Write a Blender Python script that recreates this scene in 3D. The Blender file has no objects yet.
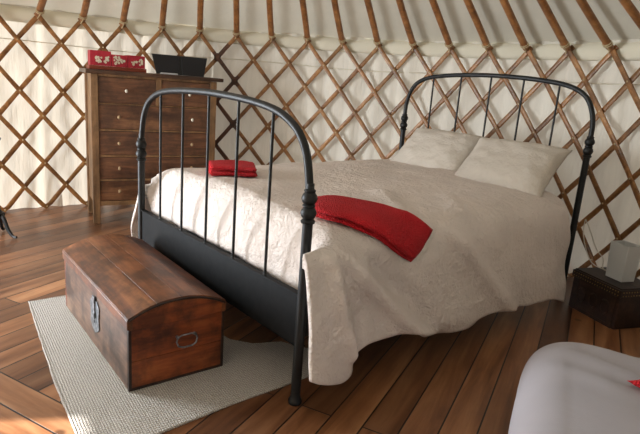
import bpy, bmesh, math, random
from mathutils import Vector, Matrix, noise
random.seed(7)
PI = math.pi
sc = bpy.context.scene
col = sc.collection

# ------------------------------------------------------------------ helpers
def link(o, parent=None):
    col.objects.link(o)
    if parent: o.parent = parent
    return o
def tag(o, label=None, cat=None, group=None, kind=None):
    if label: o['label'] = label
    if cat: o['category'] = cat
    if group: o['group'] = group
    if kind: o['kind'] = kind
    return o
def empty(name, loc=(0, 0, 0), rz=0.0):
    o = bpy.data.objects.new(name, None); o.empty_display_size = .05
    o.location = loc; o.rotation_euler = (0, 0, rz)
    return link(o)
def obj(name, bm, mats, parent=None, smooth=True, bevel=0, sub=0, angle=40, recalc=True):
    if recalc: bmesh.ops.recalc_face_normals(bm, faces=bm.faces)
    me = bpy.data.meshes.new(name); bm.to_mesh(me); bm.free()
    if not isinstance(mats, (list, tuple)): mats = [mats]
    for m in mats: me.materials.append(m)
    o = bpy.data.objects.new(name, me); link(o, parent)
    if smooth:
        for p in me.polygons: p.use_smooth = True
        try: me.set_sharp_from_angle(angle=math.radians(angle))
        except Exception: pass
    if bevel:
        b = o.modifiers.new('b', 'BEVEL'); b.width = bevel; b.segments = 2; b.limit_method = 'ANGLE'; b.angle_limit = math.radians(40)
    if sub:
        s = o.modifiers.new('s', 'SUBSURF'); s.levels = sub; s.render_levels = sub
    return o
def box(bm, x0, x1, y0, y1, z0, z1, mi=0, M=None):
    vs = [Vector((x, y, z)) for x in (x0, x1) for y in (y0, y1) for z in (z0, z1)]
    if M: vs = [M @ v for v in vs]
    v = [bm.verts.new(p) for p in vs]
    for f in ((0, 1, 3, 2), (4, 6, 7, 5), (0, 4, 5, 1), (2, 3, 7, 6), (0, 2, 6, 4), (1, 5, 7, 3)):
        fc = bm.faces.new([v[i] for i in f]); fc.material_index = mi
def tube(bm, pts, r, n=10, caps=True, mi=0, closed=False):
    pts = [Vector(p) for p in pts]; rr = r if isinstance(r, (list, tuple)) else [r] * len(pts)
    rings = []; up = None
    for i, p in enumerate(pts):
        if closed: t = pts[(i + 1) % len(pts)] - pts[i - 1]
        else: t = pts[min(i + 1, len(pts) - 1)] - pts[max(i - 1, 0)]
        t.normalize()
        if up is None:
            a = Vector((0, 0, 1)) if abs(t.z) < .9 else Vector((1, 0, 0))
            up = (a - t * a.dot(t)).normalized()
        else: up = (up - t * up.dot(t)).normalized()
        s = t.cross(up)
        rings.append([bm.verts.new(p + (up * math.cos(2 * PI * k / n) + s * math.sin(2 * PI * k / n)) * rr[i]) for k in range(n)])
    m = len(rings)
    for i in range(m if closed else m - 1):
        a, b = rings[i], rings[(i + 1) % m]
        for k in range(n):
            f = bm.faces.new((a[k], a[(k + 1) % n], b[(k + 1) % n], b[k])); f.material_index = mi
    if caps and not closed:
        bm.faces.new(list(reversed(rings[0]))).material_index = mi; bm.faces.new(rings[-1]).material_index = mi
def lathe(bm, prof, cx=0, cy=0, n=20, mi=0):
    rings = [[bm.verts.new((cx + r * math.cos(2 * PI * k / n), cy + r * math.sin(2 * PI * k / n), z)) for k in range(n)] for r, z in prof]
    for a, b in zip(rings, rings[1:]):
        for k in range(n):
            bm.faces.new((a[k], a[(k + 1) % n], b[(k + 1) % n], b[k])).material_index = mi
    bm.faces.new(list(reversed(rings[0]))); bm.faces.new(rings[-1])
def grid(bm, f, nu, nv, mi=0):
    vs = [[bm.verts.new(f(i / nu, j / nv)) for j in range(nv + 1)] for i in range(nu + 1)]
    for i in range(nu):
        for j in range(nv):
            bm.faces.new((vs[i][j], vs[i + 1][j], vs[i + 1][j + 1], vs[i][j + 1])).material_index = mi
    return vs
def lerp_tab(t, x):
    if x <= t[0][0]: return t[0][1]
    for (a, b), (c, d) in zip(t, t[1:]):
        if x <= c:
            k = (x - a) / (c - a)
            return b + (d - b) * k
    return t[-1][1]
def sstep(a, b, x):
    k = max(0., min(1., (x - a) / (b - a))); return k * k * (3 - 2 * k)
def nz(x, y, z=0.0): return noise.noise(Vector((x, y, z)))

# ------------------------------------------------------------------ materials
class Mat:
    def __init__(s, name):
        s.m = bpy.data.materials.new(name); s.m.use_nodes = True
        s.t = s.m.node_tree; s.n = s.t.nodes; s.l = s.t.links
        s.b = s.n['Principled BSDF']; s.out = s.n['Material Output']
    def N(s, typ, **kw):
        n = s.n.new(typ)
        for k, v in kw.items():
            if hasattr(n, k): setattr(n, k, v)
            else: n.inputs[k].default_value = v
        return n
    def L(s, a, b): s.l.new(a, b)
    def ramp(s, fac, stops):
        r = s.n.new('ShaderNodeValToRGB'); e = r.color_ramp.elements
        while len(e) < len(stops): e.new(.5)
        for el, (p, c) in zip(e, stops):
            el.position = p; el.color = (*c, 1)
        s.L(fac, r.inputs[0]); return r.outputs[0]
    def coords(s, kind='Object', scale=(1, 1, 1), rot=(0, 0, 0), loc=(0, 0, 0)):
        tc = s.n.new('ShaderNodeTexCoord'); mp = s.n.new('ShaderNodeMapping')
        mp.inputs['Scale'].default_value = scale; mp.inputs['Rotation'].default_value = rot; mp.inputs['Location'].default_value = loc
        s.L(tc.outputs[kind], mp.inputs[0]); return mp.outputs[0]
    def bump(s, h, strength=.3, dist=.01):
        b = s.n.new('ShaderNodeBump'); b.inputs['Strength'].default_value = strength; b.inputs['Distance'].default_value = dist
        s.L(h, b.inputs['Height']); s.L(b.outputs[0], s.b.inputs['Normal']); return b
    def mixc(s, fac, a, b, mode='MIX'):
        n = s.n.new('ShaderNodeMix'); n.data_type = 'RGBA'; n.blend_type = mode
        for inp, v in ((n.inputs[0], fac), (n.inputs[6], a), (n.inputs[7], b)):
            if hasattr(v, 'is_linked') or hasattr(v, 'links'): s.L(v, inp)
            elif isinstance(v, tuple): inp.default_value = (*v, 1)
            else: inp.default_value = v
        return n.outputs[2]
    def math(s, op, a, b=0.0):
        n = s.n.new('ShaderNodeMath'); n.operation = op
        for inp, v in ((n.inputs[0], a), (n.inputs[1], b)):
            if hasattr(v, 'links'): s.L(v, inp)
            else: inp.default_value = v
        return n.outputs[0]
    def set(s, **kw):
        for k, v in kw.items():
            k = k.replace('_', ' ')
            s.b.inputs[k].default_value = (*v, 1) if isinstance(v, tuple) else v
        return s

def wood(name, dark, mid, light, scale=(1, 1, 1), grain=1.0, rough=.5, blot=.5, bump=.25, rnd=True, spec=.5):
    """grain runs along object X when scale.x is small"""
    m = Mat(name)
    c = m.coords('Object', scale)
    if rnd:
        oi = m.N('ShaderNodeObjectInfo'); va = m.N('ShaderNodeVectorMath', operation='ADD')
        mu = m.N('ShaderNodeVectorMath', operation='SCALE'); mu.inputs[3].default_value = 37
        cb = m.N('ShaderNodeCombineXYZ'); m.L(oi.outputs['Random'], cb.inputs[0]); m.L(oi.outputs['Random'], cb.inputs[1]); m.L(oi.outputs['Random'], cb.inputs[2])
        m.L(cb.outputs[0], mu.inputs[0]); m.L(c, va.inputs[0]); m.L(mu.outputs[0], va.inputs[1]); c = va.outputs[0]
    n1 = m.N('ShaderNodeTexNoise', Scale=6.0 * grain, Detail=6.0, Roughness=.65, Distortion=.6); m.L(c, n1.inputs['Vector'])
    n2 = m.N('ShaderNodeTexNoise', Scale=26.0 * grain, Detail=4.0, Roughness=.6); m.L(c, n2.inputs['Vector'])
    c2 = m.coords('Object')
    n3 = m.N('ShaderNodeTexNoise', Scale=5.5, Detail=5.0, Roughness=.65); m.L(c2, n3.inputs['Vector'])
    f = m.math('ADD', m.math('MULTIPLY', n1.outputs[0], .65), m.math('MULTIPLY', n2.outputs[0], .35))
    base = m.ramp(f, [(.32, dark), (.5, mid), (.68, light)])
    bl = m.ramp(n3.outputs[0], [(.40, (1 - blot,) * 3), (.54, (.9, .9, .9)), (.7, (1.12, 1.12, 1.12))])
    colr = m.mixc(1.0, base, bl, 'MULTIPLY')
    m.L(colr, m.b.inputs['Base Color'])
    m.bump(f, bump, .004); m.set(Roughness=rough); m.b.inputs['Specular IOR Level'].default_value = spec
    return m.m

M_chest = wood('chest wood', (.045, .014, .006), (.20, .065, .022), (.36, .14, .05), (.12, 1.2, 1.2), 1.6, .42, .6, .35)
M_chest_end = wood('chest end wood', (.035, .008, .003), (.27, .060, .014), (.42, .12, .03), (1.2, .16, 1.2), 1.5, .45, .65, .3)
M_chest_side = wood('chest wood with painted sheen', (.035, .018, .011), (.16, .085, .05), (.28, .17, .11), (.14, 1.2, 1.2), 1.6, .42, .7, .35)  # cool daylight sheen painted in as grey, over worn, stained wood
M_edge = wood('dark worn wood edge', (.012, .006, .003), (.03, .012, .006), (.08, .035, .015), (1, 1, 1), 2, .5, .5)
M_dress = wood('dark dresser wood', (.035, .016, .009), (.105, .045, .022), (.2, .09, .042), (1.2, .13, 1.2), 1.4, .42, .5, .2)
M_dress_l = wood('dresser frame wood', (.10, .05, .02), (.25, .13, .055), (.38, .21, .09), (1.2, 1.2, .13), 1.4, .5, .4, .2)
M_lath = wood('lath wood', (.16, .063, .020), (.37, .16, .048), (.58, .30, .105), (.6, .6, .6), 2.2, .38, .45, .1, spec=.5)
M_lathd = wood('dark lath wood', (.05, .018, .008), (.13, .045, .018), (.22, .09, .035), (.6, .6, .6), 2.2, .4, .45, .1)
M_pole = wood('pole wood', (.14, .052, .016), (.33, .13, .038), (.48, .22, .072), (.5, .5, .5), 2.2, .35, .35, .1)
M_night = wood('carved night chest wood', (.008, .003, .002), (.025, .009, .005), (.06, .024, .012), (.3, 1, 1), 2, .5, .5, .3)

def plain(name, c, rough=.5, metal=0, **kw):
    m = Mat(name); m.set(Base_Color=c, Roughness=rough, Metallic=metal, **kw); return m.m
def mottled(name, c0, c1, scale=20, rough=.5, metal=0, bump=0, sheen=0):
    m = Mat(name); c = m.coords()
    n = m.N('ShaderNodeTexNoise', Scale=float(scale), Detail=5.0); m.L(c, n.inputs['Vector'])
    m.L(m.ramp(n.outputs[0], [(.35, c0), (.65, c1)]), m.b.inputs['Base Color']); m.set(Roughness=rough, Metallic=metal)
    if sheen: m.b.inputs['Sheen Weight'].default_value = sheen
    if bump: m.bump(n.outputs[0], bump, .003)
    return m.m
M_iron = mottled('black painted iron', (.006, .0065, .007), (.012, .013, .013), 30, .46, .0, .05)
M_sheet = mottled('dull black sheet iron', (.004, .0042, .0045), (.008, .008, .008), 30, .6, .0, .05)
M_lock = mottled('old grey iron', (.09, .10, .11), (.30, .31, .33), 60, .4, .7, .3)
M_knob = plain('ivory knob', (.7, .64, .52), .35)
M_dknob = plain('wood knob', (.42, .28, .15), .4)
M_black = plain('matt black card', (.008, .010, .013), .5)
M_blackgloss = plain('black cover', (.012, .015, .02), .3)
M_page = plain('white paper', (.75, .76, .78), .6)
M_rope = plain('pale cord', (.55, .42, .24), .8)
M_bind = plain('dark leather binding', (.03, .014, .008), .6)
M_cord = plain('white flex', (.62, .56, .46), .5)
M_brass = mottled('brass studs', (.10, .06, .02), (.4, .27, .1), 90, .45, .7)

def cloth(name, c, fine=220, fs=.25, med=16, ms=.35, rough=.85, sheen=.2, var=.06, bs=.5):
    m = Mat(name); co = m.coords()
    n0 = m.N('ShaderNodeTexNoise', Scale=3.0, Detail=3.0); m.L(co, n0.inputs['Vector'])
    a = tuple(x * (1 - var) for x in c); b = tuple(min(1, x * (1 + var)) for x in c)
    m.L(m.ramp(n0.outputs[0], [(.35, a), (.65, b)]), m.b.inputs['Base Color'])
    n1 = m.N('ShaderNodeTexNoise', Scale=float(med), Detail=6.0, Roughness=.62, Distortion=.5); m.L(co, n1.inputs['Vector'])
    n2 = m.N('ShaderNodeTexVoronoi', Scale=float(fine)); m.L(co, n2.inputs['Vector'])
    h = m.math('ADD', m.math('MULTIPLY', n1.outputs[0], ms * 4), m.math('MULTIPLY', n2.outputs[0], fs))
    m.bump(h, bs, .008)
    m.set(Roughness=rough); m.b.inputs['Sheen Weight'].default_value = sheen
    return m.m
M_duvet = cloth('crinkled cream cotton', (.80, .69, .62), 95, .45, 26, .95, .5, .0, bs=.7)
M_pillow = cloth('cream cotton pillowcase', (.63, .555, .47), 160, .12, 26, .5, .7, .0)
M_matt = cloth('mattress ticking', (.55, .5, .44), 150, .1, 20, .1)
M_white = cloth('white smooth bedcover', (.39, .36, .385), 300, .05, 7, .12, .75, .1)
M_red = cloth('red knitted wool', (.66, .006, .014), 150, 2.0, 60, .3, .9, .0, .15, bs=.9)

def canvas(name, c, trans, bumpscale=(1, 1, 1), strength=.2):
    m = Mat(name); co = m.coords('Object', bumpscale)
    n = m.N('ShaderNodeTexNoise', Scale=3.0, Detail=5.0, Roughness=.55); m.L(co, n.inputs['Vector'])
    cc = m.ramp(n.outputs[0], [(.3, tuple(x * .9 for x in c)), (.7, c)])
    m.L(cc, m.b.inputs['Base Color']); b = m.bump(n.outputs[0], strength, .03)
    m.set(Roughness=.85); m.b.inputs['Specular IOR Level'].default_value = .2
    tr = m.N('ShaderNodeBsdfTranslucent'); m.L(cc, tr.inputs[0]); m.L(b.outputs[0], tr.inputs['Normal'])
    mx = m.N('ShaderNodeMixShader'); mx.inputs[0].default_value = trans
    m.L(m.b.outputs[0], mx.inputs[1]); m.L(tr.outputs[0], mx.inputs[2]); m.L(mx.outputs[0], m.out.inputs[0])
    return m.m
M_wall = canvas('cream wall lining', (.80, .745, .64), .19, (5, 5, .9), .5)
M_roof = canvas('roof canvas', (.60, .555, .455), .085, (1.5, 1.5, 1.5), .4)
M_band = canvas('valance canvas', (.82, .755, .60), .12, (1, 1, 1), .2)

# floorboards
def floor_mat():
    m = Mat('varnished pine boards')
    g = m.n.new('ShaderNodeNewGeometry')
    def planks(ang, off):
        mp = m.n.new('ShaderNodeMapping'); mp.vector_type = 'POINT'
        mp.inputs['Rotation'].default_value = (0, 0, -ang); mp.inputs['Location'].default_value = off
        m.L(g.outputs['Position'], mp.inputs[0])
        br = m.N('ShaderNodeTexBrick'); br.offset = .37; br.offset_frequency = 2; br.squash = 1
        for k, v in (('Scale', 1.0), ('Mortar Size', .0036), ('Mortar Smooth', .25), ('Bias', 0.0), ('Brick Width', 3.1), ('Row Height', .123)): br.inputs[k].default_value = v
        br.inputs['Color1'].default_value = (0, 0, 0, 1); br.inputs['Color2'].default_value = (1, 1, 1, 1); br.inputs['Mortar'].default_value = (.5, .5, .5, 1)
        m.L(mp.outputs[0], br.inputs['Vector'])
        # shift grain per plank
        sx = m.n.new('ShaderNodeSeparateXYZ'); m.L(mp.outputs[0], sx.inputs[0])
        cb = m.n.new('ShaderNodeCombineXYZ')
        m.L(m.math('ADD', m.math('MULTIPLY', sx.outputs[0], .09), m.math('MULTIPLY', br.outputs['Color'], 9.0)), cb.inputs[0])
        m.L(m.math('ADD', sx.outputs[1], m.math('MULTIPLY', br.outputs['Color'], 3.0)), cb.inputs[1])
        gr = m.N('ShaderNodeTexNoise', Scale=13.0, Detail=7.0, Roughness=.62, Distortion=.5); m.L(cb.outputs[0], gr.inputs['Vector'])
        return br, gr.outputs[0]
    b1, g1 = planks(math.radians(113), (0, .03, 0))
    b2, g2 = planks(math.radians(20.5), (0, 0.0, 0))
    sp = m.n.new('ShaderNodeSeparateXYZ'); m.L(g.outputs['Position'], sp.inputs[0])
    # boundary: (p-(-.81,-.83)).n < 0 with n=(-sin20.5,cos20.5)
    d = m.math('ADD', m.math('ADD', m.math('MULTIPLY', sp.outputs[0], -.350), m.math('MULTIPLY', sp.outputs[1], .937)), .495)
    zone = m.math('LESS_THAN', d, 0.0)
    pc = m.mixc(zone, b1.outputs['Color'], b2.outputs['Color'])
    gg = m.mixc(zone, g1, g2)
    seam = m.mixc(zone, b1.outputs['Fac'], b2.outputs['Fac'])
    edge = m.math('LESS_THAN', m.math('ABSOLUTE', d), .003)
    seam = m.math('MAXIMUM', seam, edge)
    base = m.ramp(gg, [(.28, (.095, .034, .013)), (.46, (.225, .092, .038)), (.6, (.32, .15, .068)), (.75, (.43, .235, .12))])
    tint = m.ramp(pc, [(0, (.50, .46, .44)), (.35, (.80, .77, .76)), (.7, (1.05, 1.02, 1.0)), (1, (1.40, 1.38, 1.32))])
    c = m.mixc(1.0, base, tint, 'MULTIPLY')
    # knots
    vo = m.N('ShaderNodeTexVoronoi', Scale=3.2); m.L(g.outputs['Position'], vo.inputs['Vector'])
    kn = m.ramp(vo.outputs['Distance'], [(.0, (1, 1, 1)), (.05, (1, 1, 1)), (.085, (0, 0, 0)), (1, (0, 0, 0))])
    c = m.mixc(m.math('MULTIPLY', kn, .75), c, (.05, .018, .008))
    ws = m.N('ShaderNodeTexNoise', Scale=2.2, Detail=4.0); m.L(g.outputs['Position'], ws.inputs['Vector'])
    c = m.mixc(1.0, c, m.ramp(ws.outputs[0], [(.35, (.7, .68, .66)), (.6, (1, 1, 1))]), 'MULTIPLY')
    c = m.mixc(seam, c, (.012, .006, .004))
    m.L(c, m.b.inputs['Base Color'])
    h = m.math('SUBTRACT', m.math('MULTIPLY', gg, .25), seam)
    m.bump(h, .45, .004)
    m.L(m.math('ADD', m.math('MULTIPLY', gg, .25), .24), m.b.inputs['Roughness'])
    return m.m
M_floor = floor_mat()

def rug_mat():
    m = Mat('woven pale rug'); co = m.coords('Object', (1, 1, 1), (0, 0, .1))
    w1 = m.N('ShaderNodeTexWave', Scale=26.0, Distortion=1.2, Detail=2.0); w1.bands_direction = 'X'; m.L(co, w1.inputs['Vector'])
    w2 = m.N('ShaderNodeTexWave', Scale=34.0, Distortion=1.5, Detail=2.0); w2.bands_direction = 'Y'; m.L(co, w2.inputs['Vector'])
    n = m.N('ShaderNodeTexNoise', Scale=150.0, Detail=3.0); m.L(co, n.inputs['Vector'])
    h = m.math('ADD', m.math('MULTIPLY', w1.outputs[1], w2.outputs[1]), m.math('MULTIPLY', n.outputs[0], .9))
    m.L(m.ramp(h, [(.25, (.24, .20, .165)), (.6, (.46, .41, .355)), (1.0, (.62, .57, .51))]), m.b.inputs['Base Color'])
    m.bump(h, .8, .006); m.set(Roughness=.95); m.b.inputs['Sheen Weight'].default_value = .2
    return m.m
M_rug = rug_mat()

for m_, v_ in ((M_sheet, .15), (M_iron, .35)): m_.node_tree.nodes['Principled BSDF'].inputs['Specular IOR Level'].default_value = v_
# ------------------------------------------------------------------ the yurt shell
CX, CY, R, H = -.8014, -.003, 2.5927, 1.5145
T0, DT = 3.1344, -.1214
APX, APY, AP = -.7767, .0409, 3.3094
DOOR = (-math.radians(144), -math.radians(120))       # doorway angles
def cyl(t, r, z): return Vector((CX + r * math.cos(t), CY + r * math.sin(t), z))

bm = bmesh.new()
lathe(bm, [(2.85, -.12), (2.85, 0)], CX, CY, 96)
o = obj('floor', bm, M_floor, smooth=False); tag(o, kind='structure')

a0, a1 = DOOR[1], DOOR[0] + 2 * PI
def wallf(u, v):
    t = a0 + (a1 - a0) * u; z = 1.58 * v
    amp = .016 * (1 - .45 * v)
    f = amp * (math.sin(t * 61 + 2.2 * nz(t * 6, z * 1.2)) + .8 * math.sin(t * 97 + 3 * nz(t * 9, z, 4))) + .018 * nz(t * 9, z * 2.2, 2)
    return cyl(t, R + .052 + f, z)
bm = bmesh.new(); grid(bm, wallf, 900, 14)
SUN_SLIT = (-math.radians(104.8), -math.radians(98.2), .79, 1.30)  # unseen slit added to the wall to throw a sun patch on the rug
kill = []
for f in bm.faces:
    c = f.calc_center_median(); t = math.atan2(c.y - CY, c.x - CX)
    if SUN_SLIT[0] < t < SUN_SLIT[1] and SUN_SLIT[2] < c.z < SUN_SLIT[3]: kill.append(f)
bmesh.ops.delete(bm, geom=kill, context='FACES')
o = obj('wall_back', bm, M_wall, angle=180); tag(o, kind='structure')

# valance band at the top of the lining with its hem cord
def bandf(u, v):
    t = a0 + (a1 - a0) * u
    b = [(.034, -.062), (.016, -.060), (.004, -.045), (.002, -.02), (.004, .01), (.02, .04), (.075, .075)]
    x = v * (len(b) - 1); i = min(int(x), len(b) - 2); k = x - i
    rr = b[i][0] + (b[i + 1][0] - b[i][0]) * k; zz = b[i][1] + (b[i + 1][1] - b[i][1]) * k
    return cyl(t, R + .014 + rr + .004 * nz(t * 20, v * 2), H + zz + .004 * nz(t * 11, 3))
bm = bmesh.new(); grid(bm, bandf, 360, 12)
o = obj('trim_1', bm, M_band, angle=180); tag(o, kind='structure')
bm = bmesh.new()
tube(bm, [cyl(a0 + (a1 - a0) * i / 240, R + .034, H - .2 + .008 * math.sin(i * .21)) for i in range(241)], .0035, 6)
o = obj('trim_2', bm, M_band); tag(o, kind='structure')

# roof canvas above the poles
def roofpt(t, s, lift=.045):
    a = cyl(t, R + .06, H + .0); b = Vector((APX, APY, AP))
    p = a.lerp(b, s); n = Vector((-math.cos(t) * .57, -math.sin(t) * .57, .82)); return p
def rooff(u, v):
    t = 2 * PI * u; s = .80 * v
    p = roofpt(t, s)
    sag = -.010 * math.cos((t - T0) / DT * 2 * PI) * math.sin(min(1, v * 2) * PI * .5)
    p.z += .055 + sag * 1.0 + .012 * nz(p.x * 3, p.y * 3)
    return p
bm = bmesh.new(); grid(bm, rooff, 520, 16)
o = obj('ceiling', bm, M_roof, angle=180); tag(o, kind='structure')
bm = bmesh.new()
for r0_, r1_, z0_, z1_ in ((.68, .60, -.03, .06), (.60, .40, .06, .16), (.40, .2, .16, .21), (.2, .001, .21, .225)):
    va = [bm.verts.new((APX + r0_ * math.cos(k * PI / 24), APY + r0_ * math.sin(k * PI / 24), AP - (AP - H) * .2 + z0_)) for k in range(48)]
    vb = [bm.verts.new((APX + r1_ * math.cos(k * PI / 24), APY + r1_ * math.sin(k * PI / 24), AP - (AP - H) * .2 + z1_)) for k in range(48)]
    for k in range(48): bm.faces.new((va[k], va[(k + 1) % 48], vb[(k + 1) % 48], vb[k]))
bmesh.ops.remove_doubles(bm, verts=bm.verts, dist=.0005)
o = obj('crown_sun_cap', bm, M_roof); tag(o, kind='structure')  # canvas cap added over the crown to keep direct sun out
# crown ring and door frame
bm = bmesh.new()
zc = AP - (AP - H) * .22
tube(bm, [Vector((APX + .57 * math.cos(k * PI / 24), APY + .57 * math.sin(k * PI / 24), zc)) for k in range(48)], .045, 10, closed=True)
for a in (-.25, 0, .25):
    for fl in (0, 1):
        L_ = math.sqrt(.57 ** 2 - a * a)
        pts = []
        for k in range(9):
            s = -1 + 2 * k / 8; x, y = (a, s * L_) if fl else (s * L_, a)
            pts.append((APX + x, APY + y, zc + .16 * (1 - s * s)))
        tube(bm, pts, .018, 8)
o = obj('trim_3', bm, M_pole); tag(o, kind='structure')
bm = bmesh.new()
for t in DOOR:
    M = Matrix.Translation(cyl(t, R + .03, 0)) @ Matrix.Rotation(t, 4, 'Z')
    box(bm, -.06, .08, -.04, .04, 0, 1.55, M=M)
tm = sum(DOOR) / 2
M = Matrix.Translation(cyl(tm, R * math.cos((DOOR[1] - DOOR[0]) / 2) + .03, 0)) @ Matrix.Rotation(tm, 4, 'Z')
box(bm, -.06, .08, -.58, .58, 1.5, 1.6, M=M); box(bm, -.06, .08, -.58, .58, 0, .03, M=M)
o = obj('door_1', bm, M_lath, smooth=False, bevel=.006); tag(o, kind='structure')
bm = bmesh.new()
Mw = Matrix.Translation(cyl((SUN_SLIT[0] + SUN_SLIT[1]) / 2, R + .045, 0)) @ Matrix.Rotation((SUN_SLIT[0] + SUN_SLIT[1]) / 2, 4, 'Z')
wv = R * (SUN_SLIT[1] - SUN_SLIT[0]) / 2
for y in (-wv - .02, wv): box(bm, -.03, .03, y, y + .02, SUN_SLIT[2] - .02, SUN_SLIT[3] + .03, M=Mw)
for z in (SUN_SLIT[2] - .03, SUN_SLIT[3] + .0): box(bm, -.03, .03, -wv - .02, wv + .02, z, z + .03, M=Mw)
o = obj('sun_slit_frame', bm, M_lath, smooth=False, bevel=.003); tag(o, kind='structure')  # frame around the added sun slit
bm = bmesh.new(); box(bm, .05, 2.2, -1.0, 1.1, 1.60, 1.63, M=M)
o = obj('sun_block_canopy', bm, M_roof, smooth=False); tag(o, kind='structure')  # unseen canopy added outside the doorway to block direct sun

# ------------------------------------------------------------------ lattice panels
def wp(i, r, z): return cyl(T0 + DT * i, r, z)
def make_lath(parent, i0, sgn, r0, lo, hi, inner, mat, w=.033):
    """lath through top crossing i0, running down; sgn +1 to higher i"""
    th = .012
    k0, k1 = -.12, 8.05
    pts = []
    n = 34
    for q in range(n + 1):
        k = k0 + (k1 - k0) * q / n
        i = i0 + sgn * k / 2
        if lo - .03 <= i <= hi + .03: pts.append((i, H * (8 - k) / 8))
    if len(pts) < 5: return
    bm = bmesh.new(); rings = []
    j = random.uniform(-.003, .003); ph = random.uniform(0, 6)
    for q, (i, z) in enumerate(pts):
        z = max(z, .012)
        p = wp(i, r0 + .002 * math.sin(q * .6 + ph), z + j)
        a, b = pts[max(q - 1, 0)], pts[min(q + 1, len(pts) - 1)]
        tg = (wp(b[0], r0, b[1]) - wp(a[0], r0, a[1])).normalized()
        t = T0 + DT * i; nrm = Vector((math.cos(t), math.sin(t), 0)); sd = nrm.cross(tg).normalized()
        ww = w * (1 + .06 * math.sin(q * 1.1 + ph)) / 2
        prof = [(-1, -.45), (-.7, -1), (.7, -1), (1, -.45), (1, .8), (-1, .8)]
        rings.append([bm.verts.new(p + sd * (x * ww) + nrm * (y * th / 2)) for x, y in prof])
    for a, b in zip(rings, rings[1:]):
        for k in range(6): bm.faces.new((a[k], a[(k + 1) % 6], b[(k + 1) % 6], b[k]))
    bm.faces.new(rings[0]); bm.faces.new(list(reversed(rings[-1])))
    if inner:      # knotted pins through the crossings
        for k in range(0, 9):
            i = i0 + sgn * k / 2
            if lo <= i <= hi:
                t = T0 + DT * i; c = wp(i, r0 - th / 2 - .002, max(H * (8 - k) / 8, .02)); nrm = Vector((math.cos(t), math.sin(t), 0))
                n0 = len(bm.faces)
                tube(bm, [c + nrm * .008, c - nrm * .001, c - nrm * .004], [.0065, .0065, .003], 7, mi=1)
    obj('lath', bm, [mat, M_rope], parent)
def lattice(lo, hi, label, dr):
    root = empty('lattice_panel', wp((lo + hi) / 2, R, 0)); tag(root, label, 'lattice wall')
    inv = Matrix.Translation(-root.location)
    before = set(col.objects)
    i = math.floor(lo) - 5
    while i <= hi + 5:
        for sgn, r0, inner in ((1, R - .016 + dr, True), (-1, R - .001 + dr, False)):
            make_lath(root, i, sgn, r0, lo, hi, inner, M_lath)
        i += 1
    for o in set(col.objects) - before - {root}: o.data.transform(inv)
    return root
lat_l = lattice(-5.0, 5.0, 'brown criss-cross lattice wall panel on the left, standing behind the chest of drawers', .0)
lat_r = lattice(4.5, 24.5, 'long brown criss-cross lattice wall panel curving behind the bed headboard and pillows', .0)
for o in list(lat_l.children):
    pass
# dark doubled lath ends and bindings where the two panels are laced together
inv = Matrix.Translation(-lat_l.location)
bm = bmesh.new()
for k in range(0, 8):
    ia = 4.5 if k % 2 else 5.0; ib = 5.0 if k % 2 else 4.5
    za, zb = H * (8 - k) / 8, H * (8 - k - 1) / 8
    if k == 0: ia = 4.75; za = H * 7.5 / 8
    dx = (ib - ia) * .22; dz = (zb - za) * .22
    A = wp(ia - dx, R - .036, za - dz); B = wp(ib + dx, R - .036, max(zb + dz, .02))
    tg = (B - A).normalized(); t = T0 + DT * (ia + ib) / 2; nrm = Vector((math.cos(t), math.sin(t), 0)); sd = nrm.cross(tg)
    rings = []
    for q in range(5):
        p = A.lerp(B, q / 4)
        rings.append([bm.verts.new(p + sd * (x * .016) + nrm * (y * .007)) for x, y in ((-1, -1), (1, -1), (1, 1), (-1, 1))])
    for a, b in zip(rings, rings[1:]):
        for c in range(4): bm.faces.new((a[c], a[(c + 1) % 4], b[(c + 1) % 4], b[c]))
    bm.faces.new(rings[0]); bm.faces.new(list(reversed(rings[-1])))
o = obj('joining_lath', bm, M_lathd, lat_l, bevel=.002); o.data.transform(inv)
tag(o, 'dark doubled lath ends zigzagging down the join')
for k in range(1, 8):
    i = 4.5 if k % 2 else 5.0
    c = wp(i, R - .032, H * (8 - k) / 8); t = T0 + DT * i; nrm = Vector((math.cos(t), math.sin(t), 0)); tt = Vector((-math.sin(t), math.cos(t), 0))
    bm = bmesh.new()
    for s in (-1, 0, 1):
        tube(bm, [c + (tt * math.cos(a) * .024 + Vector((0, 0, math.sin(a) * .024 + s * .008)) - nrm * (.014 * math.cos(a * 2) - .0)) for a in [2 * PI * q / 14 for q in range(14)]], .0045, 6, closed=True)
    o = obj('binding', bm, M_bind, lat_l); o.data.transform(inv)

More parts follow.
